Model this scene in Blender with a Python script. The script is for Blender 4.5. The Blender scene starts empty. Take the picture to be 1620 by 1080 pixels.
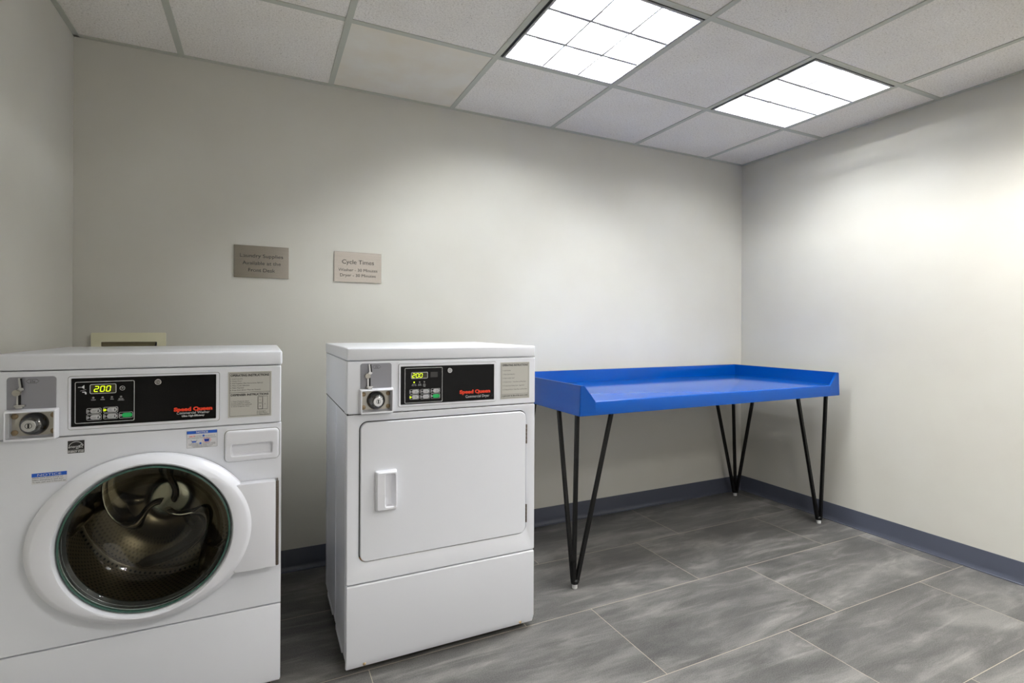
import bpy, bmesh, math, random
from mathutils import Vector, Matrix
random.seed(7)
PI = math.pi
sc = bpy.context.scene
COL = sc.collection

# ------------------------------------------------------------------ camera, world, exposure
F_PX, YAW, ROLL = 823.9, 0.4469, 0.0045
cd = bpy.data.cameras.new('camera')
cd.sensor_fit = 'HORIZONTAL'; cd.sensor_width = 36.0
cd.lens = F_PX * 36.0 / 1620.0
cd.shift_y = -21.385 / 1620.0
cd.clip_start = 0.02
cam = bpy.data.objects.new('camera', cd); COL.objects.link(cam)
r = Vector((math.cos(YAW), -math.sin(YAW), 0)); f = Vector((math.sin(YAW), math.cos(YAW), 0)); u = Vector((0, 0, 1))
R_ = math.cos(ROLL) * r + math.sin(ROLL) * u
U_ = -math.sin(ROLL) * r + math.cos(ROLL) * u
M = Matrix((R_, U_, -f)).transposed().to_4x4(); M.translation = Vector((-3.0808, -2.6438, 1.1418))
cam.matrix_world = M
sc.camera = cam

wd = bpy.data.worlds.new('world'); sc.world = wd; wd.use_nodes = True
wd.node_tree.nodes['Background'].inputs[0].default_value = (1.0, 0.97, 0.92, 1)
wd.node_tree.nodes['Background'].inputs[1].default_value = 0.9
LAMP_STRENGTH = 185.0
vs = sc.view_settings
vs.view_transform = 'Standard'; vs.look = 'None'; vs.gamma = 1.0; vs.use_curve_mapping = False
vs.exposure = 0.1

# ------------------------------------------------------------------ materials
def srgb(r, g, b):
    def c(x):
        x /= 255.0
        return x / 12.92 if x <= 0.04045 else ((x + 0.055) / 1.055) ** 2.4
    return (c(r), c(g), c(b), 1)

def mat(name, col, rough=0.5, metal=0.0, spec=0.5, coat=0.0, emis=None, estr=0.0):
    m = bpy.data.materials.new(name); m.use_nodes = True
    p = m.node_tree.nodes['Principled BSDF']
    p.inputs['Base Color'].default_value = col
    p.inputs['Roughness'].default_value = rough
    p.inputs['Metallic'].default_value = metal
    p.inputs['Specular IOR Level'].default_value = spec
    p.inputs['Coat Weight'].default_value = coat
    p.inputs['Coat Roughness'].default_value = 0.08
    if emis:
        p.inputs['Emission Color'].default_value = emis
        p.inputs['Emission Strength'].default_value = estr
    return m

class NT:
    def __init__(s, m): s.t = m.node_tree; s.p = s.t.nodes['Principled BSDF']
    def n(s, typ, **kw):
        nd = s.t.nodes.new(typ)
        for k, v in kw.items():
            if hasattr(nd, k): setattr(nd, k, v)
            else: nd.inputs[k].default_value = v
        return nd
    def l(s, a, b): s.t.links.new(a, b)
    def coord(s, scale=(1, 1, 1), kind='Object'):
        tc = s.n('ShaderNodeTexCoord'); mp = s.n('ShaderNodeMapping'); mp.inputs['Scale'].default_value = scale
        s.l(tc.outputs[kind], mp.inputs[0]); return mp.outputs[0]
    def noise(s, vec, scale, detail=3, rough=0.5):
        nd = s.n('ShaderNodeTexNoise'); nd.inputs['Scale'].default_value = scale
        nd.inputs['Detail'].default_value = detail; nd.inputs['Roughness'].default_value = rough
        s.l(vec, nd.inputs['Vector']); return nd
    def ramp(s, fac, stops):
        nd = s.n('ShaderNodeValToRGB'); e = nd.color_ramp.elements
        while len(e) < len(stops): e.new(0.5)
        for i, (p, c) in enumerate(stops): e[i].position = p; e[i].color = c
        s.l(fac, nd.inputs[0]); return nd.outputs[0]
    def mix(s, fac, a, b, mode='MIX'):
        nd = s.n('ShaderNodeMix'); nd.data_type = 'RGBA'; nd.blend_type = mode
        for sock, v in ((0, fac), (6, a), (7, b)):
            if hasattr(v, 'is_output'): s.l(v, nd.inputs[sock])
            else: nd.inputs[sock].default_value = v
        return nd.outputs[2]
    def math(s, op, a, b=None):
        nd = s.n('ShaderNodeMath'); nd.operation = op
        for i, v in enumerate((a, b)):
            if v is None: continue
            if hasattr(v, 'is_output'): s.l(v, nd.inputs[i])
            else: nd.inputs[i].default_value = v
        return nd.outputs[0]
    def bump(s, h, strength, dist=0.002):
        nd = s.n('ShaderNodeBump'); nd.inputs['Strength'].default_value = strength; nd.inputs['Distance'].default_value = dist
        s.l(h, nd.inputs['Height']); s.l(nd.outputs[0], s.p.inputs['Normal'])

def wall_mat():
    m = mat('wall_vinyl', srgb(216, 212, 199), 0.62, spec=0.35); t = NT(m)
    v = t.coord((1, 1, 1))
    fine = t.noise(t.coord((260, 260, 18)), 1.0, 2)
    fine2 = t.noise(t.coord((40, 40, 420)), 1.0, 2)
    blot = t.noise(v, 2.2, 4)
    c = t.ramp(blot.outputs[0], [(0.3, srgb(197, 194, 184)), (0.7, srgb(203, 201, 192))])
    t.l(c, t.p.inputs['Base Color'])
    t.bump(t.math('ADD', fine.outputs[0], fine2.outputs[0]), 0.12, 0.001)
    return m

def ceiling_mat():
    m = mat('acoustic_tile', srgb(232, 229, 222), 0.9, spec=0.1); t = NT(m)
    v = t.coord()
    n = t.noise(v, 150, 2, 0.6)
    sp = t.noise(t.coord((230, 300, 230)), 1.0, 1, 0.4)
    dirty = t.noise(v, 3.0, 3)
    pit = t.ramp(sp.outputs[0], [(0.22, (0, 0, 0, 1)), (0.34, (1, 1, 1, 1))])
    base = t.ramp(n.outputs[0], [(0.3, srgb(226, 221, 212)), (0.62, srgb(245, 241, 234))])
    base = t.mix(0.25, base, t.ramp(dirty.outputs[0], [(0.35, srgb(228, 222, 210)), (0.6, srgb(248, 247, 244))]), 'MULTIPLY')
    t.l(t.mix(pit, srgb(168, 158, 142), base), t.p.inputs['Base Color'])
    t.bump(t.math('ADD', n.outputs[0], pit), 0.35, 0.002)
    return m

def plain_tile_mat():
    m = mat('plain_tile', srgb(226, 219, 202), 0.6, spec=0.2); t = NT(m)
    n = t.noise(t.coord(), 6, 4)
    t.l(t.ramp(n.outputs[0], [(0.35, srgb(224, 216, 199)), (0.65, srgb(229, 225, 214))]), t.p.inputs['Base Color'])
    return m

TILE_L, TILE_W = 0.887, 0.4425
def floor_mat():
    m = mat('floor_tile', srgb(120, 118, 113), 0.42, spec=0.4); t = NT(m)
    tc = t.n('ShaderNodeTexCoord')
    def cloud(sc_, loc=(0, 0, 0), rot=0.12):
        mp = t.n('ShaderNodeMapping'); mp.inputs['Scale'].default_value = sc_; mp.inputs['Location'].default_value = loc
        mp.inputs['Rotation'].default_value = (0, 0, rot)
        t.l(tc.outputs['Object'], mp.inputs[0]); return mp.outputs[0]
    # brick layout: rows run along x, every second row shifted by a third of a tile
    mp = t.n('ShaderNodeMapping'); mp.inputs['Location'].default_value = (0.095 + TILE_L * 6, 0.43 + TILE_W * 21, 0)
    t.l(tc.outputs['Object'], mp.inputs[0])
    br = t.n('ShaderNodeTexBrick'); br.offset = 0.3333; br.offset_frequency = 2; br.squash = 1.0
    br.inputs['Scale'].default_value = 1.0; br.inputs['Mortar Size'].default_value = 0.0012
    br.inputs['Mortar Smooth'].default_value = 0.15; br.inputs['Bias'].default_value = 0.0
    br.inputs['Brick Width'].default_value = TILE_L; br.inputs['Row Height'].default_value = TILE_W
    br.inputs['Color1'].default_value = (0, 0, 0, 1); br.inputs['Color2'].default_value = (1, 1, 1, 1)
    t.l(mp.outputs[0], br.inputs['Vector'])
    # per tile shift of the marbling
    off = t.n('ShaderNodeVectorMath'); off.operation = 'MULTIPLY_ADD'
    t.l(br.outputs['Color'], off.inputs[0]); off.inputs[1].default_value = (3.1, 5.7, 9.0)
    t.l(cloud((1.5, 4.6, 1)), off.inputs[2])
    n1 = t.noise(off.outputs[0], 1.3, 7, 0.62); n1.inputs['Distortion'].default_value = 0.5
    off2 = t.n('ShaderNodeVectorMath'); off2.operation = 'MULTIPLY_ADD'
    t.l(br.outputs['Color'], off2.inputs[0]); off2.inputs[1].default_value = (7.3, 2.7, 4.0)
    t.l(cloud((2.6, 16, 1), (4, 2, 0), 0.16), off2.inputs[2])
    n2 = t.noise(off2.outputs[0], 1.0, 6, 0.65); n2.inputs['Distortion'].default_value = 0.8
    n3 = t.noise(t.coord((1, 1, 1)), 260, 2)
    a = t.ramp(n1.outputs[0], [(0.36, srgb(36, 36, 35)), (0.5, srgb(75, 74, 71)), (0.66, srgb(132, 130, 125))])
    b = t.ramp(n2.outputs[0], [(0.36, srgb(48, 48, 47)), (0.53, srgb(84, 82, 79)), (0.72, srgb(156, 154, 148))])
    c = t.mix(0.42, a, b)
    c = t.mix(0.14, c, t.ramp(n3.outputs[0], [(0.3, srgb(70, 70, 68)), (0.7, srgb(190, 188, 184))]))
    c = t.mix(br.outputs['Fac'], c, srgb(172, 163, 144))
    t.l(c, t.p.inputs['Base Color'])
    rr = t.n('ShaderNodeMapRange'); rr.inputs['To Min'].default_value = 0.36; rr.inputs['To Max'].default_value = 0.52
    t.l(n2.outputs[0], rr.inputs[0]); t.l(rr.outputs[0], t.p.inputs['Roughness'])
    t.bump(t.math('MULTIPLY', br.outputs['Fac'], -1.0), 0.3, 0.001)
    return m

def brushed(name, col, rough=0.34, axis='x'):
    m = mat(name, col, rough, 1.0); t = NT(m)
    s = (6, 400, 400) if axis == 'x' else (400, 400, 6)
    n = t.noise(t.coord(s), 1.0, 2)
    t.l(t.ramp(n.outputs[0], [(0.3, tuple(c * 0.94 for c in col[:3]) + (1,)), (0.7, col)]), t.p.inputs['Base Color'])
    t.bump(n.outputs[0], 0.03, 0.0004)
    return m

def white_mat(name, col, rough=0.28):
    m = mat(name, col, rough, coat=0.25); t = NT(m)
    n = t.noise(t.coord(), 420, 2)
    t.bump(n.outputs[0], 0.03, 0.0005)
    return m

def drum_mat():
    m = mat('drum_steel', srgb(150, 139, 126), 0.3, 1.0); t = NT(m)
    tc = t.n('ShaderNodeTexCoord'); sx = t.n('ShaderNodeSeparateXYZ'); t.l(tc.outputs['Object'], sx.inputs[0])
    ang = t.math('MULTIPLY', t.math('ARCTAN2', sx.outputs[2], sx.outputs[0]), 110 / (2 * PI))
    dep = t.math('MULTIPLY', sx.outputs[1], 70.0)
    row = t.math('FLOOR', dep)
    ang = t.math('ADD', ang, t.math('MULTIPLY', row, 0.5))
    fa = t.math('SUBTRACT', t.math('FRACT', ang), 0.5); fd = t.math('SUBTRACT', t.math('FRACT', dep), 0.5)
    d = t.math('SQRT', t.math('ADD', t.math('MULTIPLY', fa, fa), t.math('MULTIPLY', fd, fd)))
    hole = t.math('LESS_THAN', d, 0.24)
    t.l(t.mix(hole, srgb(150, 139, 126), srgb(18, 16, 14)), t.p.inputs['Base Color'])
    t.l(t.math('SUBTRACT', 1.0, hole), t.p.inputs['Metallic'])
    return m

def glass_mat():
    m = bpy.data.materials.new('door_glass'); m.use_nodes = True
    nt = m.node_tree; nt.nodes.clear()
    tr = nt.nodes.new('ShaderNodeBsdfTransparent'); tr.inputs['Color'].default_value = (0.90, 0.93, 0.90, 1)
    gl = nt.nodes.new('ShaderNodeBsdfGlossy'); gl.inputs['Roughness'].default_value = 0.015
    fr = nt.nodes.new('ShaderNodeFresnel'); fr.inputs['IOR'].default_value = 1.5
    mx = nt.nodes.new('ShaderNodeMixShader')
    ge = nt.nodes.new('ShaderNodeNewGeometry'); ma = nt.nodes.new('ShaderNodeMath'); ma.operation = 'SUBTRACT'; ma.use_clamp = True
    nt.links.new(fr.outputs[0], ma.inputs[0]); nt.links.new(ge.outputs['Backfacing'], ma.inputs[1])
    nt.links.new(ma.outputs[0], mx.inputs[0]); nt.links.new(tr.outputs[0], mx.inputs[1]); nt.links.new(gl.outputs[0], mx.inputs[2])
    o = nt.nodes.new('ShaderNodeOutputMaterial'); nt.links.new(mx.outputs[0], o.inputs[0])
    return m

def door_gap_mat():  # dark tone stands in for shade in the door gap; rust at lower left
    m = mat('door_gap_dark', srgb(70, 70, 68), 0.8); t = NT(m)
    tc = t.n('ShaderNodeTexCoord'); sx = t.n('ShaderNodeSeparateXYZ'); t.l(tc.outputs['Object'], sx.inputs[0])
    low = t.math('LESS_THAN', sx.outputs[2], 0.385); left = t.math('LESS_THAN', sx.outputs[0], 0.30)
    n = t.noise(tc.outputs['Object'], 30, 2)
    k = t.math('MULTIPLY', t.math('MULTIPLY', low, left), t.math('GREATER_THAN', n.outputs[0], 0.42))
    t.l(t.mix(k, srgb(78, 78, 75), srgb(196, 138, 58)), t.p.inputs['Base Color'])
    return m

MT = dict(
    wall=wall_mat(), ceil=ceiling_mat(), plain=plain_tile_mat(), floor=floor_mat(),
    tee=mat('grid_steel', srgb(186, 187, 174), 0.5), base=mat('cove_base_vinyl', srgb(72, 76, 88), 0.28),
    white=white_mat('white_enamel', srgb(239, 241, 247)), white2=white_mat('white_plastic', srgb(240, 241, 247), 0.36),
    black=mat('gloss_black_panel', srgb(8, 8, 9), 0.2, spec=0.18), rubber=mat('black_rubber', srgb(20, 20, 22), 0.35),
    dark=mat('dark_gap', srgb(12, 12, 12), 0.7), tube=mat('black_steel', srgb(8, 8, 8), 0.45, spec=0.3),
    coin=mat('coin_plate_metal', srgb(152, 152, 158), 0.5, 0.35), lock=brushed('lock_plate_steel', srgb(186, 182, 172), 0.4),
    chrome=mat('chrome', srgb(200, 200, 200), 0.18, 1.0), dome=mat('dark_chrome', srgb(120, 120, 120), 0.16, 1.0),
    brass=mat('old_screw', srgb(170, 150, 120), 0.4, 1.0), knuckle=mat('hinge_steel', srgb(126, 116, 106), 0.35, 1.0),
    label=mat('label_grey', srgb(196, 194, 186), 0.5), ink=mat('ink_black', srgb(28, 26, 26), 0.6), paper=mat('sticker_white', srgb(226, 226, 228), 0.4),
    inkw=mat('ink_white', srgb(225, 225, 225), 0.5), red=mat('ink_red', srgb(244, 62, 24), 0.5), blue=mat('ink_blue', srgb(24, 92, 200), 0.45),
    navy=mat('ink_navy', srgb(34, 60, 170), 0.45), green=mat('start_green', srgb(20, 190, 96), 0.4), key=mat('key_grey', srgb(200, 200, 202), 0.45),
    disp=mat('display_window', srgb(58, 54, 30), 0.2), dispd=mat('dark_window', srgb(44, 42, 40), 0.2),
    led=mat('led_digits', srgb(190, 215, 20), 0.4, emis=srgb(214, 235, 20), estr=1.1), ledoff=mat('lamp_off', srgb(150, 150, 146), 0.4),
    sign=brushed('brushed_sign', srgb(190, 184, 176), 0.2), tblue=mat('blue_laminate', srgb(0, 67, 146), 0.17, spec=0.32),
    nylon=mat('nylon_glide', srgb(214, 214, 214), 0.4), cream=mat('cream_box', srgb(220, 216, 186), 0.5),
    drum=drum_mat(), glass=glass_mat(), steel=mat('drum_back_steel', srgb(158, 148, 134), 0.13, 1.0), doorgap=door_gap_mat(),
    louvre=mat('louvre_aluminium', srgb(150, 150, 153), 0.4), fixture=mat('fixture_white', srgb(170, 170, 172), 0.4), gapblack=mat('fixture_gap_shade', srgb(8, 8, 8), 0.8),
    lamp=mat('lamp_emitter', srgb(255, 255, 255), 0.5, emis=(0.95, 0.98, 1.0, 1), estr=LAMP_STRENGTH * 0.9),
    lamp3=mat('lamp_emitter_dimmed', srgb(255, 255, 255), 0.5, emis=(0.96, 0.98, 1.0, 1), estr=LAMP_STRENGTH * 0.52),  # output lowered to tame the hot spot on the right wall
    lamp2=mat('lamp_emitter_boosted', srgb(255, 255, 255), 0.5, emis=(1.0, 0.985, 0.965, 1), estr=LAMP_STRENGTH * 1.25),  # output raised for the two fixtures out of view
    hose=mat('hose_black', srgb(30, 30, 28), 0.5),
)

# ------------------------------------------------------------------ mesh helpers
def obj(name, bm, m, parent=None, loc=None, smooth=True, ang=35):
    bmesh.ops.recalc_face_normals(bm, faces=bm.faces)
    me = bpy.data.meshes.new(name); bm.to_mesh(me); bm.free()
    if smooth:
        me.shade_smooth() if hasattr(me, 'shade_smooth') else None
        try: me.set_sharp_from_angle(angle=math.radians(ang))
        except Exception: pass
    me.materials.append(m)
    o = bpy.data.objects.new(name, me); COL.objects.link(o)
    if parent: o.parent = parent
    if loc: o.location = loc
    return o

def thing(name, label, cat, loc=(0, 0, 0), group=None):
    o = bpy.data.objects.new(name, None); COL.objects.link(o); o.location = loc; o.empty_display_size = 0.1
    o['label'] = label; o['category'] = cat
    if group: o['group'] = group
    return o
def tag(o, label, cat, group=None):
    o['label'] = label; o['category'] = cat
    if group: o['group'] = group
    return o
def struct(name, bm, m, label=None, **kw):
    o = obj(name, bm, m, **kw); o['kind'] = 'structure'
    if label: o['label'] = label; o['category'] = name.split('_')[0]
    return o
def new(): return bmesh.new()

def box(bm, x0, x1, y0, y1, z0, z1, bev=0.0, seg=2):
    vs_ = [bm.verts.new(p) for p in ((x0, y0, z0), (x1, y0, z0), (x1, y1, z0), (x0, y1, z0), (x0, y0, z1), (x1, y0, z1), (x1, y1, z1), (x0, y1, z1))]
    fs = [bm.faces.new([vs_[i] for i in q]) for q in ((0, 3, 2, 1), (4, 5, 6, 7), (0, 1, 5, 4), (1, 2, 6, 5), (2, 3, 7, 6), (3, 0, 4, 7))]
    if bev > 0:
        es = list({e for f_ in fs for e in f_.edges})
        bmesh.ops.bevel(bm, geom=es, offset=bev, segments=seg, profile=0.6, affect='EDGES')
    return bm

def loft(bm, rings, cap0=True, cap1=True, closed=False):
    rv = [[bm.verts.new(p) for p in rg] for rg in rings]
    n = len(rv[0])
    pairs = list(zip(rv[:-1], rv[1:])) + ([(rv[-1], rv[0])] if closed else [])
    for a, b in pairs:
        for i in range(n):
            j = (i + 1) % n
            bm.faces.new((a[i], a[j], b[j], b[i]))
    if not closed:
        if cap0: bm.faces.new(rv[0])
        if cap1: bm.faces.new(rv[-1])
    return bm

def rr(x0, x1, z0, z1, y, r=0.004, n=5):
    """rounded rectangle ring in the xz plane at depth y"""
    r = min(r, (x1 - x0) / 2 - 1e-5, (z1 - z0) / 2 - 1e-5)
    pts = []
    for cx, cz, a0 in ((x1 - r, z1 - r, 0), (x0 + r, z1 - r, PI / 2), (x0 + r, z0 + r, PI), (x1 - r, z0 + r, 1.5 * PI)):
        for i in range(n + 1):
            a = a0 + i / n * PI / 2
            pts.append((cx + r * math.cos(a), y, cz + r * math.sin(a)))
    return pts
def plate(bm, x0, x1, z0, z1, y0, y1, r=0.003, bev=0.0015):
    """slab with rounded corners; y0 is the face towards the viewer"""
    return loft(bm, [rr(x0, x1, z0, z1, y1, r), rr(x0, x1, z0, z1, y0 + bev, r), rr(x0 + bev, x1 - bev, z0 + bev, z1 - bev, y0, max(r - bev, 0.0005))])
def frame(bm, o, i, y0, y1, ro=0.004, ri=0.003):
    return loft(bm, [rr(*o, y1, ro), rr(*o, y0, ro), rr(*i, y0, ri), rr(*i, y1, ri)], closed=True)
def ell(cx, cz, a, b, y, n=72):
    return [(cx + a * math.cos(2 * PI * i / n), y, cz + b * math.sin(2 * PI * i / n)) for i in range(n)]
def disc(bm, cx, cz, r, y0, y1, n=24, b=None):
    return loft(bm, [ell(cx, cz, r, b or r, y1, n), ell(cx, cz, r, b or r, y0, n)])
def ringdisc(bm, cx, cz, ro, ri, y0, y1, n=28):
    return loft(bm, [ell(cx, cz, ro, ro, y1, n), ell(cx, cz, ro, ro, y0, n), ell(cx, cz, ri, ri, y0, n), ell(cx, cz, ri, ri, y1, n)], closed=True)
def prism(bm, pts, y0, y1):
    return loft(bm, [[(x, y1, z) for x, z in pts], [(x, y0, z) for x, z in pts]])
def bar(bm, p, q, w, h=None, up=(0, 0, 1)):
    p = Vector(p); q = Vector(q); d = (q - p).normalized(); h = h or w
    s = d.cross(Vector(up))
    if s.length < 1e-3: s = d.cross(Vector((1, 0, 0)))
    s.normalize(); t = s.cross(d).normalized()
    rings = [[tuple(c + s * a * w / 2 + t * b * h / 2) for a, b in ((-1, -1), (1, -1), (1, 1), (-1, 1))] for c in (p, q)]
    return loft(bm, rings)
def sweep(bm, pts, w, axis_u):
    """square bar swept along points; axis_u a fixed side direction"""
    pts = [Vector(p) for p in pts]; ax = Vector(axis_u).normalized(); rings = []
    for i, p in enumerate(pts):
        d = (pts[min(i + 1, len(pts) - 1)] - pts[max(i - 1, 0)]).normalized()
        t = d.cross(ax).normalized(); s = t.cross(d).normalized()
        rings.append([tuple(p + s * a * w / 2 + t * b * w / 2) for a, b in ((-1, -1), (1, -1), (1, 1), (-1, 1))])
    return loft(bm, rings)
def plate_hole(bm, x0, x1, z0, z1, cx, cz, a, b, y0, y1, n=96):
    """slab with an elliptical hole"""
    ang = [2 * PI * i / n for i in range(n)]
    cor = [math.atan2(zz - cz, xx - cx) % (2 * PI) for xx in (x0, x1) for zz in (z0, z1)]
    for c in cor:
        k = min(range(n), key=lambda i: abs(ang[i] - c)); ang[k] = c
    inner, outer = [], []
    for t in ang:
        c, s = math.cos(t), math.sin(t)
        inner.append((cx + a * c, cz + b * s))
        tx = ((x1 - cx) / c if c > 1e-9 else (x0 - cx) / c if c < -1e-9 else 1e9)
        tz = ((z1 - cz) / s if s > 1e-9 else (z0 - cz) / s if s < -1e-9 else 1e9)
        k = min(tx, tz); outer.append((cx + k * c, cz + k * s))
    e = 0.002
    ins = [(min(max(x, x0 + e), x1 - e), min(max(z, z0 + e), z1 - e)) for x, z in outer]
    return loft(bm, [[(x, y1, z) for x, z in outer], [(x, y0 + e, z) for x, z in outer], [(x, y0, z) for x, z in ins],
                     [(x, y0, z) for x, z in inner], [(x, y1, z) for x, z in inner]], closed=True)

_tc = {}
def text_mesh(s, bold, shear, res=3):
    k = (s, bold, shear)
    if k not in _tc:
        cu = bpy.data.curves.new('t', 'FONT'); cu.body = s; cu.size = 1.0; cu.offset = bold; cu.shear = shear; cu.resolution_u = res
        ob = bpy.data.objects.new('t', cu); COL.objects.link(ob)
        dg = bpy.context.evaluated_depsgraph_get(); dg.update()
        me = bpy.data.meshes.new_from_object(ob.evaluated_get(dg))
        vs_ = [tuple(v.co) for v in me.vertices]; fs = [tuple(p.vertices) for p in me.polygons]
        bpy.data.objects.remove(ob); bpy.data.curves.remove(cu); bpy.data.meshes.remove(me)
        _tc[k] = (vs_, fs)
    return _tc[k]
def text(bm, s, x, z, y, cap, width=None, align='L', bold=0.0, shear=0.0):
    """lettering in the xz plane facing -y; cap = capital height; width forces the set width"""
    vs_, fs = text_mesh(s, bold, shear)
    if not vs_: return
    xs = [v[0] for v in vs_]; x0, x1 = min(xs), max(xs)
    sz = cap / 0.729; sx = sz if width is None else width / (x1 - x0)
    w = (x1 - x0) * sx
    ox = {'L': x, 'C': x - w / 2, 'R': x - w}[align]
    nv = [bm.verts.new((ox + (v[0] - x0) * sx, y, z + v[1] * sz)) for v in vs_]
    for q in fs:
        try: bm.faces.new([nv[i] for i in q])
        except ValueError: pass
def lettering(bm, m, parent, name='lettering'):
    for f_ in bm.faces:
        if f_.normal.y > 0: f_.normal_flip()
    me = bpy.data.meshes.new(name); bm.to_mesh(me); bm.free(); me.materials.append(m)
    o = bpy.data.objects.new(name, me); COL.objects.link(o); o.parent = parent
    return o

# ------------------------------------------------------------------ room shell
H = 2.3025; XL = -3.7674; YB = -4.4; T = 0.6096
GX = [-(0.3514 + k * T) for k in range(6)]; GY = [-(0.5947 + j * T) for j in range(7)]
struct('floor', box(new(), XL - 0.1, 0.1, YB, 0.1, -0.1, 0.0), MT['floor'], smooth=False)
struct('wall_back', box(new(), XL - 0.1, 0.1, 0.0, 0.1, 0.0, H + 0.15), MT['wall'], smooth=False)
struct('wall_right', box(new(), 0.0, 0.1, YB, -0.0005, 0.0, H + 0.15), MT['wall'], smooth=False)
struct('wall_left', box(new(), XL - 0.1, XL, YB, -0.0005, 0.0, H + 0.15), MT['wall'], smooth=False)
struct('wall_rear_added', box(new(), XL - 0.1, -2.72, YB - 0.1, YB - 0.0005, 0.0, H + 0.15), MT['wall'], smooth=False)  # unseen stub wall, added to darken the reflection in the left sign

lights = [(0, 0), (2, 0), (0, 2), (2, 4)]           # (column, row) of the recessed fixtures in the grid
xe = [0.0] + GX + [XL]; ye = [0.0] + GY + [YB]
bm = new(); plain_cell = None
for i in range(len(xe) - 1):
    for j in range(len(ye) - 1):
        if (i - 1, j - 1) in lights: continue
        x1, x0, y1, y0 = xe[i], xe[i + 1], ye[j], ye[j + 1]
        if (i, j) == (4, 0): plain_cell = (x0, x1, y0, y1); continue
        if x1 - x0 < 0.02 or y1 - y0 < 0.02: continue
        box(bm, x0 + 0.002, x1 - 0.002, y0 + 0.002, y1 - 0.002, H + 0.004, H + 0.02)
ceil = struct('ceiling', bm, MT['ceil'], smooth=False)
x0, x1, y0, y1 = plain_cell
obj('ceiling_tile', box(new(), x0 + 0.002, x1 - 0.002, y0 + 0.002, y1 - 0.002, H + 0.004, H + 0.02), MT['plain'], ceil, smooth=False)
bm = new()
for x in GX: box(bm, x - 0.012, x + 0.012, YB, -0.001, H, H + 0.004)
for y in GY:
    box(bm, XL + 0.001, -0.001, y - 0.012, y + 0.012, H + 0.0004, H + 0.004)
struct('trim_1', bm, MT['tee'], smooth=False)
bm = new()
box(bm, XL + 0.0005, -0.0005, -0.02, -0.0006, H - 0.001, H + 0.0035); box(bm, -0.02, -0.0006, YB, -0.0005, H - 0.001, H + 0.0035)
box(bm, XL + 0.0006, XL + 0.02, YB, -0.0005, H - 0.001, H + 0.0035)
struct('trim_2', bm, MT['tee'], smooth=False)

prof = [(0.0, 0.1016), (0.0025, 0.1010), (0.003, 0.099), (0.003, 0.026), (0.0045, 0.014), (0.0085, 0.006), (0.0135, 0.0032), (0.0135, 0.0), (0.0, 0.0)]
def cove(name, fn, L0, L1):
    bm = new(); loft(bm, [[fn(d, z, t) for d, z in prof] for t in (L0, L1)])
    return struct(name, bm, MT['base'], ang=25)
cove('baseboard_back', lambda d, z, t: (t, -d - 0.0002, z + 0.0001), XL + 0.014, -0.0003)
cove('baseboard_right', lambda d, z, t: (-d - 0.0002, t, z + 0.0001), YB, -0.0003)
cove('baseboard_left', lambda d, z, t: (XL + d + 0.0002, t, z + 0.0001), YB, -0.0003)

# ------------------------------------------------------------------ recessed lights
def troffer(c, rw, label, lamp='lamp'):
    x1 = GX[c] - 0.012; x0 = GX[c + 1] + 0.012; y1 = GY[rw] - 0.012; y0 = GY[rw + 1] + 0.012
    cx, cy = (x0 + x1) / 2, (y0 + y1) / 2
    t = thing('ceiling_light', label, 'ceiling light', (cx, cy, H), 'recessed ceiling lights')
    hx, hy = (x1 - x0) / 2, (y1 - y0) / 2
    def ringbox(bm, a, b, z0, z1):      # a outer (x0,x1,y0,y1), b inner
        def rg(q, z): return [(q[0], q[2], z), (q[1], q[2], z), (q[1], q[3], z), (q[0], q[3], z)]
        return loft(bm, [rg(a, z1), rg(a, z0), rg(b, z0), rg(b, z1)], closed=True)
    o = (-hx, hx, -hy, hy); g = (-hx + 0.013, hx - 0.004, -hy + 0.008, hy - 0.003)
    i = (g[0] + 0.009, g[1] - 0.009, g[2] + 0.009, g[3] - 0.009)
    obj('gap_shade', ringbox(new(), o, g, 0.003, 0.012), MT['gapblack'], t, smooth=False)  # black rim standing in for the shadow gap around the frame
    obj('frame', ringbox(new(), g, i, -0.001, 0.118), MT['fixture'], t, smooth=False)
    bm = new()
    for k in (1, 2):
        for ax in (0, 1):
            lo, hi = (i[0], i[1]) if ax == 0 else (i[2], i[3])
            a, b = (i[2], i[3]) if ax == 0 else (i[0], i[1])
            p = lo + (hi - lo) * k / 3
            rings = []
            hw = 0.0044 if ax == 0 else 0.0068
            for w, z in ((hw, 0.0015 + 0.0005 * ax), (hw + 0.0004, 0.010), (hw + 0.003, 0.048)):
                q = [(p - w, a), (p + w, a), (p + w, b), (p - w, b)]
                rings.append([(s, v, z) if ax == 0 else (v, s, z) for s, v in q])
            loft(bm, rings)
    obj('louvre', bm, MT['louvre'], t, smooth=False)
    obj('reflector', box(new(), i[0] - 0.008, i[1] + 0.008, i[2] - 0.008, i[3] + 0.008, 0.110, 0.116), MT['fixture'], t, smooth=False)
    for k in range(3):
        px = i[0] + (i[1] - i[0]) * (k + 0.5) / 3; bm = new()
        loft(bm, [[(px + 0.017 * math.cos(q * PI / 6), v, 0.074 + 0.017 * math.sin(q * PI / 6)) for q in range(12)] for v in (i[2] + 0.01, i[3] - 0.01)])
        obj('fluorescent_tube', bm, MT[lamp], t)
    return t
troffer(0, 0, 'square recessed ceiling light near the right wall corner, above the blue table', 'lamp3')
troffer(2, 0, 'square recessed ceiling light above the dryer, cut by the picture top')
troffer(0, 2, 'square recessed ceiling light behind the viewpoint on the right', 'lamp2')
troffer(2, 4, 'added unseen ceiling light behind the viewpoint, fill for the machine fronts', 'lamp2')  # unseen fixture, added as fill light for the machine fronts

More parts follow.
